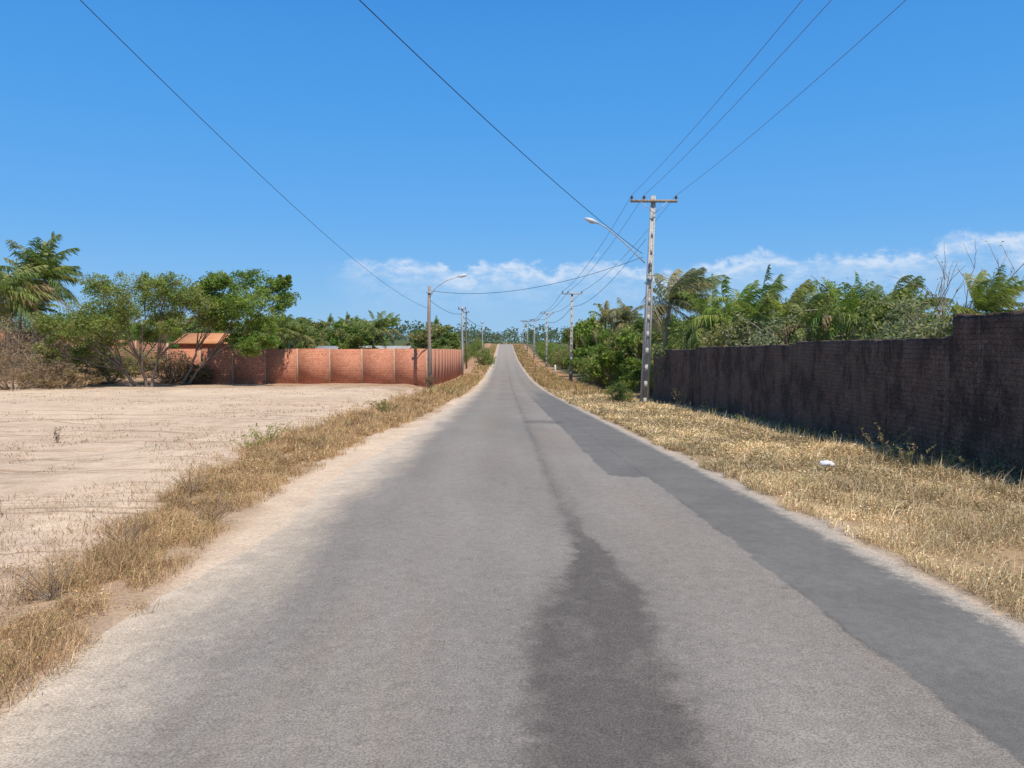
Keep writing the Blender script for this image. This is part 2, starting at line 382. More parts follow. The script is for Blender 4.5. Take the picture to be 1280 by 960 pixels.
# palms
def make_palm(name, label, base, H, lean, nf, L, seed, pal, group=None, rtr=.16, droop=1.5, wind=0., mess=.18, ww=1.5, M=44):
    rg = np.random.default_rng(seed); random.seed(seed)
    root = empty(name, base, label, 'palm tree', group); mb = MB()
    pts = []; rads = []
    for i in range(11):
        t = i/10; pts.append(Vector((lean[0]*t**1.7, lean[1]*t**1.7, H*t-.1))); rads.append(rtr*(1.25-.5*t)*(1+.05*(i % 2)))
    mb.tube(pts, rads, 9); mb.build('trunk', BARKD, root, True)
    V = []; Q = []; C = []; n = 0; top = pts[-1]
    for f in range(nf):
        az = f*2.399+rg.normal()*.35; u = (f+.5)/nf
        e0 = 1.4-1.45*u+rg.normal()*mess; dr = droop*(.7+.6*rg.random())*(.6+.5*u); l = L*(.6+.5*rg.random())
        wz = wind*(.5+1.*rg.random())
        p = np.array(top); ps = []; ds = []
        S = 14; twist = rg.normal()*.45
        for i in range(S+1):
            t = i/S; e = e0-dr*t**1.3; aa = az+twist*t
            d = np.array([math.cos(aa)*math.cos(e)+wz*t, math.sin(aa)*math.cos(e), math.sin(e)]); d /= np.linalg.norm(d)
            ps.append(p.copy()); ds.append(d); p = p+d*l/S
        ps = np.array(ps); ds = np.array(ds)
        col = np.array(pal[rg.integers(0, len(pal))])*(.85+.35*rg.random())
        if u > .88: col = np.array((.40,.31,.19))
        sidev = np.array([-math.sin(az), math.cos(az), 0])
        for i in range(S):
            w = .022*(1-i/S*.8)*L/3
            a = ps[i]+sidev*w; b = ps[i]-sidev*w; c2 = ps[i+1]-sidev*w*.9; d2 = ps[i+1]+sidev*w*.9
            V += [a, b, c2, d2]; Q.append((n, n+1, n+2, n+3)); C += [col*np.array([1.5,1.25,1.2])]*4; n += 4
        for j in range(M):
            t = .1+.9*j/(M-1); fi = t*S; i0 = min(int(fi), S-1); q = ps[i0]+(ps[i0+1]-ps[i0])*(fi-i0); d = ds[i0]
            ll = l*.27*(math.sin(math.pi*min(1, .15+t*.8))**.7)*(.65+.65*rg.random())
            for s in (-1, 1):
                if rg.random() < .1: continue
                up = np.cross(d, sidev*s); up = up if up[2] > 0 else -up
                dv = d*.9+sidev*s*(.75+.35*rg.normal())+up*.25*rg.random()+np.array([wz*.55, 0, -.2-.4*rg.random()]); dv /= np.linalg.norm(dv)
                mid = q+dv*ll*.5; tip = mid+(dv+np.array([wz*.3, 0, -.6-.5*rg.random()]))*ll*.45
                w = d*.028*L/3*ww
                V += [q-w*.6, q+w*.6, mid+w, mid-w, tip+w*.15, tip-w*.15]
                Q += [(n, n+1, n+2, n+3), (n+3, n+2, n+4, n+5)]
                cc = col*(.7+.6*rg.random()); C += [cc]*6; n += 6
    mesh('crown', V, [np.array(Q)], LEAF, root, np.array(C)); return root
PG = br([(.12,.158,.055),(.155,.19,.065),(.10,.138,.045),(.19,.205,.08)], 1.65)
PY = br([(.20,.215,.065),(.16,.19,.06),(.24,.23,.085),(.12,.155,.045)], 1.65)
PD = br([(.16,.155,.10),(.13,.145,.08),(.20,.18,.12),(.11,.12,.07)], 1.8)
def palm_at(px, ctop, Y, **k):
    x = P(px, 0, Y).x; z0 = gz(x, Y); H = P(px, ctop, Y).z-z0
    return (x, Y, z0), H
for (px, cy, Y, L, lab, seed, pal, lean, kw) in [
    (48, 350, 57, 3.7, 'coconut palm with big wind-blown fronds rising at the far left above the brick wall', 1, GREEN, (.3,0), dict(wind=.7, nf=44, M=56, ww=1.2, mess=.3)),
    (2, 368, 54, 3.7, 'yellowish low palm cut by the left edge of the photo', 2, PG, (.3,0), dict(nf=32, wind=.6, mess=.3)),
    (30, 388, 60, 3.6, 'low dark green palm filling the gap between the two left palms', 14, DARK+PG[:2], (.1,0), dict(nf=30, wind=.5)),
    (346, 415, 56.5, 2.1, 'small young palm peeping over the red brick wall beside the bright green tree', 3, PG, (.1,0), dict(wind=.4)),
    (826, 380, 42, 3.3, 'tall grey-green palm with long fronds blown to the right, just behind the concrete power pole', 4, PD, (.5,0), dict(wind=1.5, droop=1.2, nf=36, M=60, ww=.95)),
    (885, 408, 35, 2.4, 'bushy green palm above the dark wall, first palm right of the wind-blown palm', 5, PG, (.1,0), dict(wind=1.)),
    (915, 404, 32, 2.3, 'second bushy palm right of the wind-blown palm, leaning fronds over the wall', 15, BRIGHT, (.1,0), dict(wind=1.1)),
    (945, 402, 29, 2.1, 'green palm with upright fronds over the joint of the dark wall', 6, PG, (.1,.1), dict(droop=1.3, wind=1.)),
    (978, 400, 27, 1.9, 'bushy palm with yellow-green fronds leaning right, above the middle of the dark wall', 17, PY, (.1,.1), dict(droop=1.3, wind=1.2)),
    (1012, 406, 25, 1.7, 'low green palm right of the joint of the dark wall', 16, PG, (.1,.1), dict(droop=1.3, wind=1.1)),
    (1055, 400, 23.5, 1.6, 'palm half hidden in grey shrubs behind the dark wall', 7, BRIGHT, (.1,0), dict(droop=1.3, wind=1.1)),
    (1085, 396, 22.5, 1.5, 'small palm between two grey shrubs left of the bare tree', 18, PG, (.1,0), dict(droop=1.3, wind=1.3)),
    (1115, 392, 21.5, 1.5, 'palm with blown fronds behind the dark wall left of the bare tree', 8, PG, (.1,0), dict(wind=1.3)),
    (1222, 384, 16.5, 1.15, 'yellow-green young palm behind the highest part of the dark wall', 9, PY, (.05,0), dict(droop=1.1, wind=1.2)),
    (752, 400, 75, 3.0, 'dark palm with two drooping tufts above the roadside shrubs right of the second pole', 10, PD, (.4,0), dict(wind=.8)),
    (778, 400, 66, 2.4, 'dark small-headed palm just left of the concrete power pole', 11, PD, (.2,0), dict(wind=.6))]:
    b, H = palm_at(px, cy, Y); kw = dict(kw)
    d_ = dict(nf=34, M=54, ww=1.0, mess=.42) if Y < 40 else dict(nf=26); d_.update(kw); nf = d_.pop('nf')
    make_palm('coconut_palm', lab, b, H, lean, nf, L, seed, pal, rtr=.13 if Y > 40 else .08, **d_)
random.seed(21)
def variant(seed, pal, H, W, name, label, cat, group, low=.35, size=.17, ncl=18, nl=34):
    rg = np.random.default_rng(seed); random.seed(seed); T = []
    for i in range(10):
        a = rg.random()*6.28; r = W*.5*rg.random()**.6
        T.append((math.cos(a)*r, math.sin(a)*r, H*(low+(.88-low)*rg.random()), H*(.12+.1*rg.random())))
    return make_tree(name, label, cat, (0, 0, -200), T, [(0,0),(.2,.1)], .1, size, ncl, nl, pal, group, rg, .4, .55, twig=False)
LW = 'trees beyond the red brick wall'; RW = 'trees along the right side of the road past the dark wall'
LL = 'low green tree in the woodland beyond the red brick wall on the left'
RL = 'green tree in the thicket right of the road past the dark wall'
vs = [variant(31+i, p, 6, 5.5, 'woodland_tree', LL, 'tree', LW, low=.2) for i, p in enumerate([GREEN, BRIGHT, OLIVE[:3]+GREEN, OLIVE, GREEN, BRIGHT])]
pv = [make_palm('coconut_palm', 'coconut palm standing among the trees beyond the red brick wall', (0,0,-200), 6, (.5,.2), 22, 3.0, 51, PG, 'palms beyond the red brick wall', wind=.6, mess=.3),
      make_palm('coconut_palm', 'coconut palm standing among the trees beyond the red brick wall', (0,0,-200), 6, (-.5,.2), 22, 3.0, 52, PY, 'palms beyond the red brick wall', wind=.6, mess=.3)]
random.seed(5)
cnt = 0
for i in range(400):
    if cnt >= 78: break
    Y = 62+200*random.random()**1.6; px = random.uniform(60, 612); x = P(px, 0, Y).x
    if x > -8.5 or (Y < 100 and x > -9.5): continue
    top = random.uniform(392, 412) if px > 360 else random.uniform(392, 408)
    if px > 490: top = random.uniform(402, 414)
    if px < 130 and Y < 75: continue
    if Y < 68 and 205 < px < 310: continue
    H = P(0, top, Y).z-gz(x, Y)
    H = min(H, 9.5)
    isp = random.random() < .25
    s = random.choice(pv if isp else vs)
    sc = H/6.3 if not isp else H/7.2
    dup(s, (x, Y, gz(x, Y)), random.uniform(0, 6.28) if not isp else random.uniform(-.5,.5), (sc*random.uniform(.9,1.15),)*2+(sc,)); cnt += 1
cnt = 0
for i in range(400):
    if cnt >= 48: break
    Y = 44+220*random.random()**1.7; px = random.uniform(655, 900); x = P(px, 0, Y).x
    if x < 11.5 or x > 60: continue
    top = random.uniform(392, 408) if px > 700 else random.uniform(402, 414)
    H = min(P(0, top, Y).z-gz(x, Y), 9.5)
    s = random.choice(vs)
    dup(s, (x, Y, gz(x, Y)), random.uniform(0, 6.28), (H/6.3*random.uniform(.9,1.15),)*2+(H/6.3,), RL, RW); cnt += 1
for (px, top, Y) in [(742,398,80),(760,392,72),(785,396,60),(800,402,52),(728,404,95),(815,408,47),(771,404,54)]:
    x = P(px, 0, Y).x; H = P(0, top, Y).z-gz(x, Y); s = vs[(px//3) % 6]
    dup(s, (x, Y, gz(x, Y)), px*.7, (H/6.3*.85, H/6.3*.85, H/6.3), RL, RW)
for s in vs+pv:
    for c_ in list(s.children): bpy.data.objects.remove(c_)
    bpy.data.objects.remove(s)
# shrubs
def shrub(seed, pal, H, W, label, group, name='shrub', size=.12, n=26, ncl=60, dry=0, loc=(0,0,-200), flat=.2, clr=.18):
    rg = np.random.default_rng(seed); random.seed(seed)
    root = empty(name, loc, label, 'shrub', group); mb = MB(); cent = []
    for i in range(ncl):
        a = rg.random()*6.28; r = rg.random()**.55; h = H*(.12+.85*rg.random()*(1-.35*r*r)); cent.append((math.cos(a)*r*W*.5, math.sin(a)*r*W*.5, h))
    for cpt in cent[::3]: limb(mb, (cpt[0]*.15, cpt[1]*.15, -.1), cpt, .016*H, .004*H, .1, 5, 4)
    for i in range(dry):
        cpt = random.choice(cent); q = Vector(cpt)+Vector((random.uniform(-.5,.5), random.uniform(-.5,.5), random.uniform(-.1,.5)))*H*.35
        limb(mb, cpt, q, .005*H, .002*H, .15, 3, 3)
    mb.build('stem', BARKD, root)
    V, Q, C = leafcloud(cent, H*clr, n, size, pal, rg=rg, flat=flat); mesh('crown', V, [Q], LEAF, root, C); return root
sv = [shrub(61+i, p, 3, 3.2, 'green roadside shrub between the dark wall and the far poles on the right', 'shrubs along the right verge', size=.095, ncl=80, n=44) for i, p in enumerate([GREEN, BRIGHT, OLIVE, GREEN])]
random.seed(77)
for i in range(34):
    t = i/33; Y = 44+190*t**1.6; x = 10.3+random.uniform(-.3, 1.8)
    H = random.uniform(.9, 1.4)*(1.2 if Y < 80 else 1)
    dup(random.choice(sv), (x, Y, gz(x, Y)), random.uniform(0, 6.28), (H, H, H))
for i in range(16):
    Y = 102+150*(i/15)**1.3; x = -7.8-random.uniform(0, 1.5); H = random.uniform(.8, 1.2)
    dup(random.choice(sv), (x, Y, gz(x, Y)), random.uniform(0, 6.28), H, 'green shrub at the left verge beyond the end of the red brick wall', 'shrubs along the left verge')
for (px, py, Y, s, lab) in [(775, 495, 37, .38, 'low green bush at the foot of the concrete power pole, on its left'), (605, 452, 140, 1.2, 'rounded green shrub on the left verge where the brick wall stops'),
                            (752, 470, 62, 1.1, 'green shrub right of the second pole on the right')]:
    x = P(px, 0, Y).x; dup(sv[0], (x, Y, gz(x, Y)), 1.3, s, lab)['group'] = ''
for s in sv:
    for c_ in list(s.children): bpy.data.objects.remove(c_)
    bpy.data.objects.remove(s)
for o_ in COL.objects:
    if o_.get('group') == '': del o_['group']
k = 0
GREY = br([(.2,.21,.13),(.165,.185,.10),(.24,.23,.16),(.13,.15,.07)], 1.6)
for (px, top, Y, W, pal, lab) in [
    (885, 392, 36, 4.5, GREEN, 'green shrub right of the wind-blown palm behind the dark wall'),
    (935, 384, 30, 3.4, OLIVE, 'olive twiggy shrub among the bushy palms behind the dark wall'),
    (960, 382, 28, 3.2, GREY, 'dusty shrub between two palms behind the dark wall'),
    (1000, 378, 25, 3., GREY, 'grey-green shrub above the step in the dark wall'),
    (1035, 348, 27, 3.4, GREY, 'tall pale grey-green shrub behind the middle of the dark wall'),
    (1078, 352, 24, 3.4, OLIVE, 'olive shrub behind the dark wall, left of the bare tree'),
    (1132, 356, 21, 3.0, OLIVE[:2]+GREEN, 'green shrub immediately left of the bare tree'),
    (1160, 370, 18, 2.6, GREY, 'low pale shrub under the bare tree'),
    (1205, 376, 17.5, 2.2, OLIVE, 'low olive shrub between the bare tree and the yellow-green palm'),
    (1275, 374, 17, 2.2, DRYG+GREEN, 'brownish shrub behind the tallest wall section at the right edge'),
    (855, 402, 42, 4, GREEN, 'green shrub under the wind-blown palm'),
    (915, 404, 31, 3.2, OLIVE, 'olive low shrub over the lower far section of the dark wall')]:
    x = P(px, 0, Y).x; z0 = gz(x, Y); H = P(px, top, Y).z-z0; k += 1
    shrub(100+k, pal, H, W, lab, None, size=.058 if Y < 26 else .075, n=42, ncl=125, loc=(x, Y, z0), dry=60 if (pal is GREY or pal is OLIVE) else 0, clr=.12)
random.seed(9)
Yb = 18.5; xb = P(1196, 0, Yb).x; z0 = gz(xb, Yb)
bt = empty('bare_tree', (xb, Yb, z0), 'thin leafless grey tree sticking up into the sky behind the dark wall', 'tree'); mb = MB(); tips = []
def grow(p, d, L, r, dep):
    q = p+d*L; pts = limb(mb, p, q, r, r*.62, .08, 5, 5)
    if dep == 0: tips.append(tuple(q)); return
    for i in range(3 if dep > 1 else 2):
        nd = (d+Vector((random.uniform(-.75,.75), random.uniform(-.75,.75), random.uniform(-.1,.45)))).normalized()
        grow(pts[random.choice((3,4,5))], nd, L*random.uniform(.55,.8), r*.58, dep-1)
for s in range(4):
    grow(Vector((s*.12-.2, 0, 0)), Vector((random.uniform(-.25,.3), random.uniform(-.2,.2), 1)).normalized(), random.uniform(1.7, 2.25), .032, 3)
mb.build('trunk', BARKD, bt)
V, Q, C = leafcloud(random.sample(tips, 40), .1, 3, .025, OLIVE); mesh('crown', V, [Q], LEAF, bt, C)
k = 0
DB0 = [(.30,.20,.13),(.38,.26,.17),(.24,.16,.11)]
for (px, top, Y, W, pal, lab) in [
    (8, 395, 50, 6, DRYG, 'brown dry thicket bush at the left edge of the photo below the palms'),
    (55, 420, 47, 6, DB0, 'brown twiggy bush on the bank left of the umbrella-shaped tree'),
    (98, 430, 49, 5, DRYG+OLIVE, 'half dry bush against the umbrella-shaped tree on its left'),
    (20, 440, 44, 5.5, DB0, 'low dry brush heap at the edge of the sand, far left'),
    (80, 455, 45, 4.5, DRYG, 'low dry brush in front of the half dry bush on the left'),
    (135, 442, 50, 4, DRYG+OLIVE, 'low dry bush just left of the forked trunks'),
    (168, 430, 56, 5, OLIVE, 'olive bush behind the forked trunks of the umbrella-shaped tree'),
    (212, 438, 52.3, 3.4, [(.24,.165,.12),(.32,.23,.16)], 'dark brown dry bush between the forked trunks and the brick wall'),
    (245, 455, 52.8, 2.2, DRYG, 'small dry bush at the left foot of the red brick wall'),
    (75, 388, 66, 8, DARK, 'dark green bush mass behind the far left brick wall'),
    (110, 384, 62, 6, GREEN, 'green bush behind the crown of the umbrella-shaped tree'),
    (5, 385, 70, 7, DARK, 'dark green bush behind the yellowish palm at the left edge'),
    (40, 380, 72, 7, GREEN, 'green bush between the left palms, behind them'),
    (537, 468, 51.5, .6, DB0, 'dry vine clump wrapped round the foot of the brown lamp pole')]:
    x = P(px, 0, Y).x; z0 = gz(x, Y); H = max(.8, P(px, top, Y).z-z0); k += 1
    shrub(200+k, pal, H, W, lab, None, size=.085 if pal is not DB0 else .06, n=24 if px != 537 else 12, ncl=100 if px != 537 else 40, loc=(x, Y, z0), dry=0 if pal in (DARK, GREEN) else (260 if pal is DB0 and px != 537 else 140), clr=.17)
def farwood():
    N = 2600; Yf = 290+260*rng.random(N); Xf = (rng.random(N)-.5)*1.5*Yf
    keep = (np.abs(Xf) > 9) | (Yf > 345); Xf = Xf[keep]; Yf = Yf[keep]
    Zf = ground(Xf, Yf)+rng.random(len(Xf))*7
    return leafcloud(np.stack([Xf, Yf, Zf], 1), 2.8, 22, .7, [(.13,.18,.11),(.16,.20,.12),(.11,.155,.105)])  # bluish greens: slight distance haze painted into the leaf colours
V, Q, C = farwood(); o = mesh('far_woodland', V, [Q], LEAF, None, C)
tag(o, 'continuous low woodland along the horizon beyond the crest of the road', 'woodland', kind='stuff')

# ---------- dark wall
def darkwall_mat():
    m, n, b = mat('weathered_dark_brick', .95, .1)
    p = n.pos(); x, y, z = n.sep(p)
    wob = n.m('MULTIPLY', n.m('SUBTRACT', n.noise(p, 1.5, 3), .5), .06)
    v = n.comb(n.m('ADD', y, x), n.m('ADD', z, wob), 0.)
    br_ = n.node('ShaderNodeTexBrick', {'Vector': v, 'Scale': 1., 'Brick Width': .22, 'Row Height': .085, 'Mortar Size': .01, 'Mortar Smooth': .8, 'Color1': (.215,.142,.105,1), 'Color2': (.155,.106,.082,1), 'Mortar': (.11,.08,.064,1)})
    c = n.mix(n.mr(n.noise(p, .9, 4, .65), .3, .7, .1, .85), br_.outputs['Color'], (.165,.118,.092))
    blot = n.noise(n.scale(p, (1,1,.7)), 1.1, 5, .7)
    c = n.mix(n.mr(blot, .44, .62, 0, .85), c, (.064,.048,.041))
    c = n.mix(n.mr(n.noise(n.scale(p, (2.5,2.5,.25)), 2.2, 4, .7), .54, .7, 0, .5), c, (.27,.195,.15))
    c = n.mix(n.mr(n.noise(p, 7, 5, .75), .58, .7, 0, .6), c, (.34,.26,.205))
    c = n.mix(n.mr(n.noise(p, 3.3, 5, .75), .58, .66, 0, .65), c, (.043,.034,.03))
    c = n.mix(1., c, n.mix(n.mr(n.noise(p, 35, 3, .7), .3, .7), (.6,.6,.6), (1.4,1.37,1.35)), 'MULTIPLY')
    n.put(b.inputs['Base Color'], c)
    h = n.m('ADD', n.m('MULTIPLY', br_.outputs['Fac'], -.4), n.m('MULTIPLY', n.noise(p, 9, 6, .75), 1.8))
    n.put(b.inputs['Normal'], n.bump(h, 1., .035)); return m
DW = darkwall_mat()
def wx(Y): return 7.2+(Y-10)*.6/29
root = empty('perimeter_wall', (wx(22), 22, gz(7.4, 22)), 'long dark weathered brick wall with stepped top on the right side of the road', 'wall')
def wall_seg(Y0, Y1, t0, t1, name='panel', th=.2):
    nY = max(2, int((Y1-Y0)/.12)); yy = np.linspace(Y0, Y1, nY+1)
    zt = np.linspace(t0, t1, nY+1)+(fbm(yy*1.3, yy*0+3, 3)-.5)*.06+np.round((vn(yy*6, yy*0+9)-.5)*1.6)*.02+(fbm(yy*7, yy*0+3, 2)-.5)*.025; nz = 22
    V = []; Q = []
    for side in (0, 1):
        for k in range(nz+1):
            for i in range(nY+1):
                zb = gz(7.4, yy[i])-.3; z = zb+(zt[i]-zb)*k/nz
                wob = (float(fbm(yy[i]*1.7, z*1.7+5, 4))-.5)*.05
                xx = wx(yy[i])+wob if side == 0 else wx(yy[i])+th-wob*.5
                V.append((xx-root.location.x, yy[i]-22, z-root.location.z))
    W = nY+1; H_ = (nz+1)*W
    for k in range(nz):
        for i in range(nY):
            a = k*W+i; Q.append((a+1, a, a+W, a+W+1)); a += H_; Q.append((a, a+1, a+W+1, a+W))
    for i in range(nY): a = nz*W+i; Q.append((a+1, a, a+H_, a+H_+1))
    for i in (0, nY):
        for k in range(nz): a = k*W+i; Q.append((a, a+W, a+W+H_, a+H_))
    mesh(name, V, [np.array(Q)], DW, root)
wall_seg(4.5, 12.1, 1.6+.45, 1.6+.39); wall_seg(12.104, 19.2, 1.6+.04, 1.6-.05)
wall_seg(19.204, 29.8, 1.6-.13, 1.6-.29); wall_seg(29.804, 39.2, 1.6-.36, 1.6-.54)

# ---------- red brick wall (left)
def brick_mat(name, c1, c2, mor):
    m, n, b = mat(name, .9, .15)
    p = n.pos(); x, y, z = n.sep(p); v = n.comb(n.m('ADD', x, y), z, 0.)
    br_ = n.node('ShaderNodeTexBrick', {'Vector': v, 'Scale': 1., 'Brick Width': .26, 'Row Height': .17, 'Mortar Size': .016, 'Mortar Smooth': .3, 'Bias': -.1, 'Color1': (*c1,1), 'Color2': (*c2,1), 'Mortar': (*mor,1)})
    c = n.mix(n.mr(n.noise(p, .5, 5, .65), .5, .8, 0, .35), br_.outputs['Color'], (.5,.28,.18))
    c = n.mix(1., c, n.mix(n.mr(n.noise(p, 8, 4, .7), .3, .7), (.82,.8,.78), (1.13,1.13,1.13)), 'MULTIPLY')
    n.put(b.inputs['Base Color'], c)
    n.put(b.inputs['Normal'], n.bump(n.m('MULTIPLY', br_.outputs['Fac'], -1.), .4, .02)); return m
RB = brick_mat('red_hollow_brick', (.62,.235,.135), (.52,.185,.105), (.54,.34,.235))
CB = simple('column_concrete', (.47,.31,.22), (.57,.39,.29), 3)
xe = P(533, 0, 54).x; xw0 = P(212, 0, 54).x
root = empty('brick_wall', (xe, 54, gz(xe-1, 54)), 'low red brick wall with concrete columns turning the corner along the left verge', 'wall'); R0 = root.location
def panel(xa, ya, xb_, yb, za, zb, name='panel', m_=RB, th=.14):
    d = Vector((xb_-xa, yb-ya, 0)); nrm = Vector((-d.y, d.x, 0)).normalized()*th/2
    g0 = min(gz(xa, ya), gz(xb_, yb))-.3
    mb = MB(); V = [Vector((xa, ya, 0))+nrm, Vector((xb_, yb, 0))+nrm, Vector((xb_, yb, 0))-nrm, Vector((xa, ya, 0))-nrm]
    mb.add([(v.x-R0.x, v.y-R0.y, g0-R0.z) for v in V]+[(V[i].x-R0.x, V[i].y-R0.y, (za, zb, zb, za)[i]-R0.z) for i in range(4)],
           [(3,2,1,0),(4,5,6,7),(0,1,5,4),(1,2,6,5),(2,3,7,6),(3,0,4,7)])
    mb.build(name, m_, root)
zt0 = CZ+(425-436)/F*54
nb = 8; xsC = np.linspace(xw0, xe, nb+1); hw = .055
for i in range(nb):
    s = .02*math.sin(i*2.1); panel(xsC[i]+hw, 54, xsC[i+1]-hw, 54, zt0+s, zt0+s)
for i in range(nb+1):
    panel(xsC[i]-hw, 54, xsC[i]+hw, 54, zt0+.02, zt0+.02, 'column', CB, .15)
ysC = np.linspace(54.3, 98, 14)
def zs(y): return np.interp(y, [54, 98], [zt0, CZ+(425-437)/F*98])
for i in range(13):
    panel(xe, ysC[i]+hw, xe, ysC[i+1]-hw, zs(ysC[i]), zs(ysC[i+1]))
    panel(xe, ysC[i+1]-hw, xe, ysC[i+1]+hw, zs(ysC[i+1])+.02, zs(ysC[i+1])+.02, 'column', CB, .15)
xl0 = P(-60, 0, 62).x; xl1 = P(212, 0, 62).x
root = empty('brick_wall', (xl0, 62, gz(xl0, 62)), 'brown-red brick wall on the raised bank at the far left, behind the dry bushes', 'wall'); R0 = root.location
RB2 = brick_mat('brown_brick', (.40,.18,.11), (.33,.14,.09), (.4,.26,.19))
xx_ = np.linspace(xl0, xl1, 8)
for i in range(7):
    t0 = np.interp(xx_[i], [xl0, xl1], [CZ+1.2, CZ-.3]); t1 = np.interp(xx_[i+1], [xl0, xl1], [CZ+1.2, CZ-.3])
    panel(xx_[i]+hw, 62, xx_[i+1]-hw, 62, t0, t1, m_=RB2); panel(xx_[i+1]-hw, 62, xx_[i+1]+hw, 62, t1+.05, t1+.05, 'column', CB, .18)
def tile_mat():
    m, n, b = mat('clay_tiles', .9, .15); p = n.pos(); x, y, z = n.sep(p)
    w = n.node('ShaderNodeTexWave', {'Vector': p, 'Scale': 1.6, 'Distortion': .3}, bands_direction='X').outputs['Fac']
    c = n.mix(n.mr(n.noise(p, 1.5, 5, .7), .3, .7), (.6,.25,.11), (.72,.36,.18)); c = n.mix(n.m('MULTIPLY', w, .4), c, (.38,.15,.08))
    n.put(b.inputs['Base Color'], c); n.put(b.inputs['Normal'], n.bump(w, .6, .05)); return m
TILE = tile_mat(); OPEN = simple('dark_opening', (.02,.018,.016), (.04,.035,.03)); GREYR = simple('fibre_cement', (.34,.33,.31), (.44,.43,.4), 2)
PLAST = simple('brick_house_wall', (.5,.22,.13), (.58,.29,.18), 2)
def house(px0, px1, pe, pr, Y, dep, label, roofm, name='tiled_house'):
    x0 = P(px0, 0, Y).x; x1 = P(px1, 0, Y).x; cx = (x0+x1)/2; z0 = gz(cx, Y); ze = P(0, pe, Y).z-z0; zrg = P(0, pr, Y).z-z0; w = (x1-x0)/2
    r = empty(name, (cx, Y, z0), label, 'house'); m1 = MB(); m1.box(-w, w, 0, dep, -.5, ze); m1.build('wall', PLAST, r)
    m2 = MB(); W2 = w+.4
    m2.add([(-W2,-.5,ze-.08),(W2,-.5,ze-.08),(W2,dep/2,zrg),(-W2,dep/2,zrg),(W2,dep+.5,ze-.08),(-W2,dep+.5,ze-.08),
            (-W2,-.5,ze+.04),(W2,-.5,ze+.04),(W2,dep/2,zrg+.12),(-W2,dep/2,zrg+.12),(W2,dep+.5,ze+.04),(-W2,dep+.5,ze+.04)],
           [(3,2,1,0),(5,4,2,3),(6,7,8,9),(9,8,10,11),(0,1,7,6),(4,5,11,10),(0,6,9,3),(3,9,11,5),(1,2,8,7),(2,4,10,8)])
    m2.build('roof', roofm, r)
    for a in (-.55, .2): m3 = MB(); m3.box(w*a, w*a+1.0, -.03, .05, ze*.45, ze*.8); m3.build('window', OPEN, r)
    m4 = MB(); m4.box(-.2*w, -.2*w+.8, -.04, .05, 0, ze*.75); m4.build('door', WOOD, r)
house(226, 292, 429, 418, 60, 5, 'small house with orange clay tile roof behind the left end of the red brick wall', TILE)
house(395, 505, 441, 434, 78, 6, 'long low shed with grey roof showing just above the red brick wall', GREYR, 'grey_roof_shed')

# ---------- poles
def catenary(p0, p1, sag, n=24):
    p0 = Vector(p0); p1 = Vector(p1); return [p0.lerp(p1, i/n)-Vector((0, 0, sag*4*(i/n)*(1-i/n))) for i in range(n+1)]
def post_H(mb, H, w0, w1, d0, d1, lean):
    N = 12
    def sec(z): t = z/H; return w0+(w1-w0)*t, d0+(d1-d0)*t, lean*t
    def slab(z0, z1, fx0, fx1, fy0, fy1):
        V = []
        for z in (z0, z1):
            w, d, l = sec(max(0, z))
            for a, b in ((fx0,fy0),(fx1,fy0),(fx1,fy1),(fx0,fy1)): V.append((a*w/2+l, b*d/2, z))
        mb.add(V, [(3,2,1,0),(4,5,6,7),(0,1,5,4),(1,2,6,5),(2,3,7,6),(3,0,4,7)])
    slab(-.3, H, -1, -.42, -1, 1); slab(-.3, H, .42, 1, -1, 1); slab(-.3, H, -.419, .419, -.8, .8)
    for i in range(N+1):
        z = i*(H-.35)/N; slab(z, z+.33, -.419, .419, -.96, .96)
poleY = [35, 80, 128, 178, 226, 272]; tops = {}
poleLab = ['tall grey concrete power pole with a street lamp arm in front of the dark wall', 'concrete power pole with crossarm, second along the right verge', 'concrete power pole, third along the right verge',
           'distant concrete power pole, fourth along the right verge', 'tiny distant power pole, fifth along the right verge', 'tiny farthest power pole near the crest of the road']
def insul(parent, x, y, z):
    mb = MB(); mb.tube([(x, y, z), (x, y, z+.06), (x, y, z+.07), (x, y, z+.12), (x, y, z+.13), (x, y, z+.2)], [.02,.05,.085,.045,.07,.035], 8); mb.build('insulator', CER, parent, True)
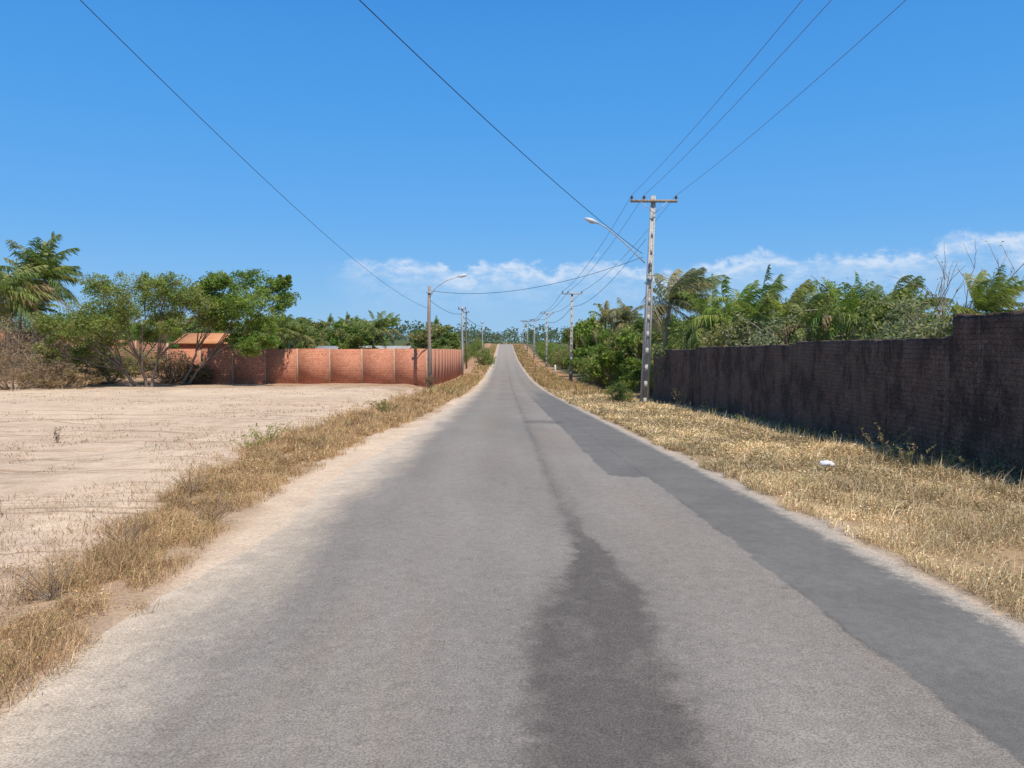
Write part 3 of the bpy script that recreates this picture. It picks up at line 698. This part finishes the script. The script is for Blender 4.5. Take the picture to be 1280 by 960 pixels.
for i, Y in enumerate(poleY):
    x = 6.55 if i == 0 else [0, 7.1, 7.2, 7.1, 7.0, 6.9][i]; z0 = gz(x, Y); H = 9.65; lean = .33 if i == 0 else .12
    r = empty('power_pole', (x, Y, z0), poleLab[i], 'power pole', 'power poles along the right verge')
    mb = MB(); post_H(mb, H, .4, .2, .3, .16, lean); mb.build('post', CONC, r)
    mb = MB(); aw = 1.08; mb.box(lean-aw, lean+aw, -.19, -.09, H-.32, H-.2); mb.build('crossarm', WOODG if i == 0 else CONC, r)
    mb = MB()
    for s in (-1, 1): mb.tube([(lean+s*.6, -.21, H-.3), (lean-.01*s, -.21, H-.85)], .018, 5)
    mb.build('brace', STEEL, r)
    tops[i] = []
    for dx in (-1.02, -.45, 1.02):
        insul(r, lean+dx, -.14, H-.2); tops[i].append(Vector((x+lean+dx, Y-.14, z0+H)))
    if i == 0:
        s0 = P(804, 330, Y)-r.location; e = P(745, 281, Y)-r.location
        pts = [Vector((s0.x, -.2, s0.z)), Vector((s0.x-.5, -.2, s0.z+.5)), Vector((s0.x-1.2, -.2, s0.z+1.15)), Vector((e.x+.4, -.2, e.z-.2)), Vector((e.x, -.2, e.z))]
        mb = MB(); mb.tube(pts, .03, 8); mb.build('lamp_arm', STEEL, r, True)
        d = (Vector((-.9, 0, .32))).normalized()
        mb = MB(); q = [Vector((e.x, -.2, e.z))+d*t for t in (-.05,.08,.25,.45,.58,.62)]; mb.tube(q, [.035,.07,.11,.1,.06,.01], 8); h = mb.build('lamp_head', LAMPW, r, True)
        mb = MB(); q = [Vector((e.x, -.2, e.z-.06))+d*t for t in (.15,.25,.4,.52)]; mb.tube(q, [.02,.075,.07,.02], 8); mb.build('lens', GLASS, h, True)
        mb = MB(); mb.box(lean*.6-.16, lean*.6+.16, -.3, -.17, H*.62, H*.62+.03); mb.tube([(lean*.66, -.2, H*.66), (lean*.66, -.2, H*.66+.35)], .05, 6); mb.build('cable_bracket', STEEL, r)
def lpole(px, Y, ptop, label, lamp, m_=WOOD, H=None):
    x = P(px, 0, Y).x; z0 = gz(x, Y); H = P(px, ptop, Y).z-z0
    r = empty('lamp_pole' if lamp else 'utility_pole', (x, Y, z0), label, 'pole'); mb = MB()
    mb.tube([(0, 0, -.3), (.01, 0, H*.4), (-.02, 0, H*.7), (.02, 0, H)], [.15,.13,.115,.1], 10); mb.build('post', m_, r, True)
    if lamp:
        mb = MB(); mb.tube([(.05, -.1, H-.75), (.5, -.1, H-.1), (1.2, -.1, H+.35), (2.0, -.1, H+.62)], .028, 7); mb.build('lamp_arm', STEEL, r, True)
        mb = MB(); d = Vector((.95,0,.2)).normalized(); q = [Vector((2.0, -.1, H+.62))+d*t for t in (-.05,.08,.25,.5,.66)]
        mb.tube(q, [.03,.07,.12,.1,.02], 8); h = mb.build('lamp_head', LAMPW, r, True)
        mb = MB(); mb.box(-.18, .18, -.16, -.1, H-.5, H-.42); mb.build('bracket', STEEL, r)
    else:
        mb = MB(); mb.box(-.5, .5, -.2, -.1, H-.4, H-.3); mb.build('crossarm', WOOD, r)
        for dx in (-.4, .4): insul(r, dx, -.15, H-.3)
    return r, H
lpole(537, 52, 358, 'weathered brown pole with curved street lamp arm at the red brick wall corner', True, WOODG)
lpole(578, 92, 383, 'grey pole beside the red brick wall, second on the left verge', False, CONC)
lpole(583, 120, 388, 'thin wooden pole beyond the red brick wall, third on the left verge', False)
lpole(603, 190, 402, 'small distant pole on the left verge near the dip of the road', False, CONC)
x = P(694, 0, 104).x; mk = empty('marker_post', (x, 104, gz(x, 104)), 'short white marker post on the right verge between the second and third poles', 'post')
mb = MB(); mb.tube([(0,0,-.2),(0,0,1.3),(0,0,1.36)], [.12,.12,.06], 10); mb.build('post', PLASTIC, mk)
mb = MB(); mb.tube([(0,0,1.361),(0,0,1.42)], [.05,.03], 8); mb.build('cap', CONC, mk)

# ---------- wires
def wire(label, paths, r=.011, m_=CABLE, group=None, name='overhead_wire'):
    mb = MB(); pts = []
    for p in paths: pts += p if not pts else p[1:]
    o_ = Vector(pts[0]); mb.tube([p-o_ for p in pts], [r*max(1, p.y/30) if p.y > 0 else r for p in pts], 5)
    o = mb.build(name, m_, None, True); o.location = o_; tag(o, label, 'wire', group)
for j, lab in enumerate(['leftmost of the three overhead power lines running above the right poles', 'middle of the three overhead power lines running above the right poles', 'rightmost of the three overhead power lines running above the right poles']):
    t = tops[0][j]; st = Vector((t.x+.05, -12, t.z+.04*47))
    ps = [catenary(st, t, .75, 40)]
    for i in range(5): ps.append(catenary(tops[i][j], tops[i+1][j], .6, 20))
    wire(lab, ps, .007, ALU)
a = P(802, 318, 34.8)
wire('black cable crossing the sky over the road to the lamp of the concrete power pole', [catenary((-8.2, 3.2, CZ+8.9), a, .55, 50)], .011)
l1 = P(537, 386, 51.8)
wire('dark sagging cable from the upper left corner of the sky to the brown lamp pole', [catenary((-5.6, 1.0, CZ+5.6), l1, .95, 60)], .006)
wire('thin sagging cable spanning the road from the brown lamp pole to the concrete power pole', [catenary(P(540, 364, 51.8), P(803, 322, 34.8), .75, 40)], .009)
lower = [P(806, 300, 34.8), Vector((7.2, 79.8, tops[1][0].z-1.6)), Vector((7.3, 127.8, tops[2][0].z-1.6)), Vector((7.2, 177.8, tops[3][0].z-1.6))]
wire('lower cable strung between the right poles below their crossarms', [catenary(lower[i], lower[i+1], .8, 20) for i in range(3)], .008)
lft = [P(537, 375, 51.9), P(578, 392, 91.9), P(583, 397, 119.9), P(603, 408, 189.9)]
wire('cable strung between the poles of the left verge', [catenary(lft[i], lft[i+1], .4, 14) for i in range(3)], .008)

# ---------- grass
def blades(x, Y, h, w, lean, pal, base_up=0., clump=None, rg=rng):
    N = len(x); z = ground(x, Y)-.01+base_up
    az = rg.random(N)*6.283; p = np.stack([x, Y, z], 1)
    dirh = np.stack([np.cos(az), np.sin(az), np.zeros(N)], 1)
    side = np.stack([-np.sin(az+.6), np.cos(az+.6), np.zeros(N)], 1)
    l1_ = lean*.5; l2 = np.minimum(lean*1.15, 1.65)
    m = p+(dirh*np.sin(l1_)[:, None]+np.array([0,0,1])*np.cos(l1_)[:, None])*(h*.55)[:, None]
    t = m+(dirh*np.sin(l2)[:, None]+np.array([0,0,1])*np.cos(l2)[:, None])*(h*.5)[:, None]
    t[:, 2] = np.maximum(t[:, 2], z+.008)
    ww = side*w[:, None]*.5
    V = np.stack([p-ww, p+ww, m+ww*.8, m-ww*.8, t], 1).reshape(-1, 3); i = np.arange(N)*5
    Q = np.stack([i, i+1, i+2, i+3], 1); T = np.stack([i+3, i+2, i+4], 1)
    pal = np.asarray(pal); C = pal[rg.integers(0, len(pal), N)]*(.7+.6*rg.random((N, 1)))
    if clump is not None: C = C*clump[:, None]
    return V, Q, T, np.repeat(C, 5, axis=0)
def flakes(x, Y, hmax, size, pal, rg=rng, clump=None):
    z = ground(x, Y)+.006+hmax*rg.random(len(x))
    a = rg.normal(size=(len(x), 3)); a[:, 2] *= .45; a /= np.linalg.norm(a, axis=1)[:, None]
    q = rg.normal(size=(len(x), 3)); b = np.cross(a, q); b /= np.linalg.norm(b, axis=1)[:, None]
    c = np.stack([x, Y, z], 1); s = (size*(.5+rg.random(len(x))))[:, None]
    V = np.stack([c-a*s, c+b*s*.3, c+a*s, c-b*s*.3], 1).reshape(-1, 3); pal = np.asarray(pal)
    C = pal[rg.integers(0, len(pal), len(x))]*(.7+.6*rg.random((len(x), 1)))
    if clump is not None: C = C*clump[:, None]
    return V, np.arange(len(x)*4).reshape(-1, 4), np.repeat(C, 4, axis=0)
def merge(b, f):
    n = len(b[0]); return np.vstack([b[0], f[0]]), [np.vstack([b[1], f[1]+n]), b[2]], np.vstack([b[3], f[2]])
def bc(pal, f): return [tuple(min(.92, v*f) for v in c_) for c_ in pal]
STR = bc([(.66,.48,.28),(.74,.57,.36),(.56,.40,.23),(.48,.34,.20),(.44,.35,.18),(.80,.65,.45),(.34,.24,.14),(.40,.37,.2)], 1.1)
BRN = bc([(.54,.35,.19),(.45,.27,.14),(.62,.43,.26),(.40,.25,.14),(.40,.33,.15),(.28,.18,.11)], 1.12)
N = 400000; Y = np.exp(rng.uniform(math.log(2.2), math.log(62), N))
vc = np.interp(Y, VY, VCN); vw = np.interp(Y, VY, VWD)
x = vc+vw*rng.normal(size=N)*.5
dens = fbm(x*3.2, Y*2.2, 4); dl = fbm(x*.7+30, Y*.5, 3)
lim = np.interp(Y, [2, 5, 6.3, 8.5, 11, 20], [-2.08, -2.12, -2.35, -2.65, -2.75, -2.65])
keep = (dens > .34+.14*rng.random(N)+.14*(np.abs(x-vc)/vw > .8)-.1*(dl-.5)) & (x < lim-.25*fbm(x*0+4, Y*2.5, 3)-.12*rng.random(N)) & (rng.random(N) < np.clip(Y/13, .26, 1)*.8)
x, Y, dens = x[keep], Y[keep], dens[keep]; N = len(x); sc = np.clip(Y/9, .7, 3.5)
tall = (rng.random(N) < .07)
hh = (.035+.15*rng.random(N)*sm(dens, .36, .62)*1.2+tall*.14*rng.random(N))*(1+.5*sm(Y, 8, 20))
cl = .65+.7*fbm(x*1.9, Y*1.9, 3)
b_ = blades(x, Y, hh, .0036*sc, np.where(tall, .2, .45)+1.0*rng.random(N), BRN, 0, cl)
m_ = rng.random(N) < .5; f_ = flakes(x[m_], Y[m_], np.minimum(.12, hh[m_]), .012*np.clip(Y[m_]/9, .7, 3), BRN+[(.36,.33,.13)], clump=cl[m_])
V, QT, C = merge(b_, f_); o = mesh('dry_grass', V, QT, STRAW, None, C); tag(o, 'brown dry grass strip between the sandy lot and the road', 'grass', kind='stuff')
N = 480000; Y = np.exp(rng.uniform(math.log(2.8), math.log(60), N)); x = 3.15+4.25*rng.random(N)
dens = fbm(x*1.9+40, Y*1.5, 4); d2 = fbm(x*.6+80, Y*.5, 3)
keep = (x > 3.16+.35*fbm(x*0+2, Y*2.2, 3)) & (dens > .25+.17*rng.random(N)) & (rng.random(N) < np.clip(Y/15, .33, 1)*.85) & ((Y < 41) | (x < 6.2)) & ((Y < 40) | (dens > .5))
x, Y, dens, d2 = x[keep], Y[keep], dens[keep], d2[keep]; N = len(x); sc = np.clip(Y/8, .75, 3.5)
tall = rng.random(N) < .06
hh = .06+.19*rng.random(N)*sm(dens, .33, .62)+.12*rng.random(N)*(x > 6.0)+tall*.2*rng.random(N)
cl = (.6+.8*fbm(x*1.6, Y*1.6+7, 3))*(.82+.34*sm(d2, .35, .65))
b_ = blades(x, Y, hh, .0046*sc, np.where(tall, .3, .75)+.95*rng.random(N), STR, 0.0, cl)
m_ = rng.random(N) < .45; f_ = flakes(x[m_], Y[m_], np.minimum(.14, hh[m_]), .017*np.clip(Y[m_]/9, .7, 3), STR+[(.4,.37,.17)], clump=cl[m_])
V, QT, C = merge(b_, f_); o = mesh('dry_grass', V, QT, STRAW, None, C); tag(o, 'matted straw-coloured grass between the road and the dark wall', 'grass', kind='stuff')
N = 60000; Y = np.exp(rng.uniform(math.log(45), math.log(300), N)); s_ = rng.random(N) < .5
x = np.where(s_, RC+RH+.2+3.6*rng.random(N), RC-RH-.2-2.2*rng.random(N)); keep = fbm(x*.5, Y*.2, 3) > .42; x, Y = x[keep], Y[keep]; N = len(x)
V, Q, T, C = blades(x, Y, .25+.35*rng.random(N), .035*np.clip(Y/80, .7, 3), .3+.9*rng.random(N), BRN+[(.24,.26,.09),(.2,.24,.08)])
o = mesh('verge_grass', V, [Q, T], STRAW, None, C); tag(o, 'sparse brown and green grass on the far road verges', 'grass', kind='stuff')
N = 34000; Y = np.exp(rng.uniform(math.log(3.0), math.log(52), N)); x = -3.2-(Y*.72)*rng.random(N)**1.3
keep = (fbm(x*.6+3, Y*.6, 4)+.2*(x > -5.5) > .53) & (x > -34); x, Y = x[keep], Y[keep]; N = len(x)
V, Q, T, C = blades(x, Y, .03+.11*rng.random(N)**2, .0055*np.clip(Y/9, .7, 4), 1.1+.45*rng.random(N), [(.3,.18,.1),(.22,.14,.09),(.42,.28,.17)], .012)
o = mesh('twig_litter', V, [Q, T], STRAW, None, C); tag(o, 'scattered dry twigs and leaves over the sandy lot', 'litter', kind='stuff')
def weed(px, py, Y, h, n, pal, label, xx=None, spread=.16, leaf=.03, gr=None, name='weed_plant', nl=4):
    x = P(px, 0, Y).x if xx is None else xx; z0 = gz(x, Y); r = empty(name, (x, Y, z0), label, 'plant', gr); mb = MB(); cs = []
    for i in range(n):
        a = random.random()*6.28; s = spread*(random.random()**.6)*2; q = Vector((math.cos(a)*s, math.sin(a)*s, h*random.uniform(.6,1)))
        pts = limb(mb, (q.x*.02, q.y*.02, -.02), q, .005, .002, .12, 6, 4); cs += [tuple(p_) for p_ in pts[2:]]
    mb.build('stem', BARKD, r); V, Q, C = leafcloud(cs, .05, nl, leaf, pal, aspect=.35); mesh('leaves', V, [Q], LEAF, r, C)
random.seed(12)
weed(333, 560, 15.5, .5, 14, [(.3,.34,.08),(.38,.38,.12)], 'yellow-green weed standing in the left verge grass', spread=.25)
weed(310, 560, 14.7, .3, 10, [(.3,.34,.08),(.38,.34,.12)], 'small yellow-green weed just in front of the taller one in the left verge', spread=.22)
weed(480, 515, 27, .5, 12, OLIVE, 'olive weed in the left verge near the brown lamp pole', spread=.3, leaf=.05)
weed(72, 556, 16.5, .38, 5, br(DRYG, .5), 'single dark dead stalk standing on the open sand', spread=.06, leaf=.025, name='dead_stalk')
DB = [(.46,.29,.16),(.38,.23,.13),(.54,.37,.22)]
for (xx_w, Yw, hh_, lab) in [(-3.1, 5.1, .28, 'branching brown dry weed at the lower left, nearest tall weed of the verge'), (-3.35, 6.6, .3, 'branching brown dry weed just beyond the nearest one in the left verge'),
                             (-3.0, 7.6, .3, 'brown dry weed at the road side of the left verge, third from the front'), (-3.9, 9.3, .36, 'rusty dry weed on the sand side of the left verge'), (-3.3, 4.1, .26, 'small dry weed cut by the lower left edge of the photo')]:
    weed(0, 0, Yw, hh_, 16, DB, lab, xx=xx_w, spread=.17, leaf=.01, name='dry_weed', nl=6)
for i, (Yw, lab) in enumerate([(10.6, 'dark leafy weed at the foot of the dark wall at the right edge'), (11.7, 'leafy weed at the foot of the tallest wall section'), (13.2, 'tall olive weed against the dark wall where it steps down'), (14.8, 'weed against the dark wall near the white plastic bag'),
                              (17.5, 'weed at the wall foot left of the white plastic bag'), (21, 'weed at the wall foot near the second step of the top'), (26, 'weed at the foot of the dark wall two thirds along'), (30.5, 'tall weed against the far lower section of the dark wall')]):
    weed(0, 0, Yw, [.35,.4,.65,.35,.35,.4,.5,.9][i], [14,14,9,8,8,8,9,12][i], [DARK+DB, GREEN+DB, OLIVE+DB, DRYG+OLIVE][i % 4], lab, xx=wx(Yw)-.3-.1*(i % 3), spread=.24, leaf=.026 if Yw < 16 else .04)
weed(1140, 600, 11.2, .5, 9, OLIVE+DRYG, 'straggly half dry weed standing in the straw right of the white bag', spread=.22)
bm_V = []; nu, nv = 18, 12; rg = np.random.default_rng(4)
for i in range(nv+1):
    for j in range(nu):
        a = 2*math.pi*j/nu; b_ = math.pi*i/nv; rr = 1+.55*(float(vn(math.cos(a)*2+5+i*.4, math.sin(a)*2+9))-.5)+.25*(rg.random()-.5)
        bm_V.append((math.cos(a)*math.sin(b_)*.11*rr, math.sin(a)*math.sin(b_)*.07*rr, max(0, .035+.05*math.cos(b_)*rr)))
Q = [(i*nu+j, i*nu+(j+1) % nu, (i+1)*nu+(j+1) % nu, (i+1)*nu+j) for i in range(nv) for j in range(nu)]
xb_ = P(1038, 0, 11.3).x; o = mesh('plastic_bag', bm_V, [np.array(Q)], PLASTIC); o.location = (xb_, 11.3, gz(xb_, 11.3)+.09); tag(o, 'crumpled white plastic bag lying on the straw in front of the dark wall', 'litter')

# ---------- sky, sun
SE, SA = 62, 148
w = bpy.data.worlds.new('World'); scn.world = w; w.use_nodes = True; n = NT(w.node_tree)
bg = w.node_tree.nodes['Background']
sky = n.node('ShaderNodeTexSky', sky_type='NISHITA', sun_disc=False); sky.sun_elevation = math.radians(SE); sky.sun_rotation = math.radians(SA)
sky.air_density = 1.0; sky.dust_density = .2; sky.ozone_density = 3.0
d = n.node('ShaderNodeTexCoord').outputs['Generated']; dx, dy, dz = n.sep(d)
az = n.m('ARCTAN2', dx, dy)
el = n.m('DIVIDE', dz, n.m('SQRT', n.m('ADD', n.m('MULTIPLY', dx, dx), n.m('MULTIPLY', dy, dy))))
rp = n.node('ShaderNodeValToRGB', {0: n.m('MULTIPLY', el, 1.)}); cr = rp.color_ramp
cr.elements[0].position = 0; cr.elements[0].color = (.30,.56,.86,1)
cr.elements[1].position = 1; cr.elements[1].color = (.07,.19,.44,1)
for p_, c_ in ((.06,(.215,.50,.88,1)), (.15,(.13,.43,.90,1)), (.28,(.078,.365,.87,1)), (.45,(.048,.29,.79,1))):
    e = cr.elements.new(p_); e.color = c_
blue = n.mix(1., rp.outputs[0], (10,10,10), 'MULTIPLY')
base = n.mix(.88, sky.outputs[0], blue)
hN = n.noise(n.comb(n.m('MULTIPLY', az, 11.), 3.3, 0.), 1., 3, .5)
bil = n.noise(n.comb(n.m('MULTIPLY', az, 34.), n.m('MULTIPLY', el, 50.), 1.), 1., 7, .66)
vorr = n.node('ShaderNodeTexVoronoi', {'Vector': n.comb(n.m('ADD', n.m('MULTIPLY', az, 40.), n.m('MULTIPLY', bil, 1.6)), n.m('ADD', n.m('MULTIPLY', el, 52.), n.m('MULTIPLY', bil, 1.6)), 0.), 'Scale': 1.}, feature='SMOOTH_F1').outputs['Distance']
top = n.m('ADD', n.m('MULTIPLY', n.m('SUBTRACT', hN, .5), .07), n.m('ADD', .101, n.m('MULTIPLY', n.m('SUBTRACT', bil, .5), .05)))
top = n.m('ADD', top, n.m('MULTIPLY', n.m('SUBTRACT', .45, vorr), .026))
top = n.m('ADD', top, n.mr(az, .3, .6, 0, .018))
dep = n.m('SUBTRACT', top, el)
a1 = n.mr(dep, -.004, .014)
a2 = n.mr(dep, .05, .008, .35, 1.)
dens = n.noise(n.comb(n.m('MULTIPLY', az, 22.), n.m('MULTIPLY', el, 50.), 7.), 1., 6, .65)
a3 = n.mr(dens, .34, .62, .22, 1.)
al = n.m('MULTIPLY', n.m('MULTIPLY', a1, a2), n.m('MULTIPLY', a3, n.mr(az, -.24, -.15)))
al = n.m('MULTIPLY', al, n.mr(el, .01, .07))
ccol = n.mix(n.mr(dep, .028, .002), (5.6,7.1,9.1), (8.1,8.75,9.7))
c = n.mix(n.m('MULTIPLY', al, .86), base, ccol)
n.put(bg.inputs[0], c); bg.inputs[1].default_value = .1
sd = bpy.data.lights.new('sun', 'SUN'); sd.energy = 4.5; sd.angle = math.radians(.5); sd.color = (1, .93, .82)
so = bpy.data.objects.new('sun', sd); COL.objects.link(so)
e_, a_ = math.radians(SE), math.radians(SA); ts = Vector((math.sin(a_)*math.cos(e_), math.cos(a_)*math.cos(e_), math.sin(e_)))
so.rotation_euler = ts.to_track_quat('Z', 'Y').to_euler()
# ---------- camera
cd = bpy.data.cameras.new('camera'); cd.sensor_width = 36; cd.lens = F/1280*36; cd.clip_end = 6000; cd.clip_start = .05
co = bpy.data.objects.new('camera', cd); COL.objects.link(co); co.location = (0, 0, CZ)
co.rotation_euler = (math.radians(90)-math.atan(55/F), 0, -math.atan(10/F)); scn.camera = co
scn.view_settings.view_transform = 'Standard'; scn.view_settings.look = 'None'; scn.view_settings.exposure = 0
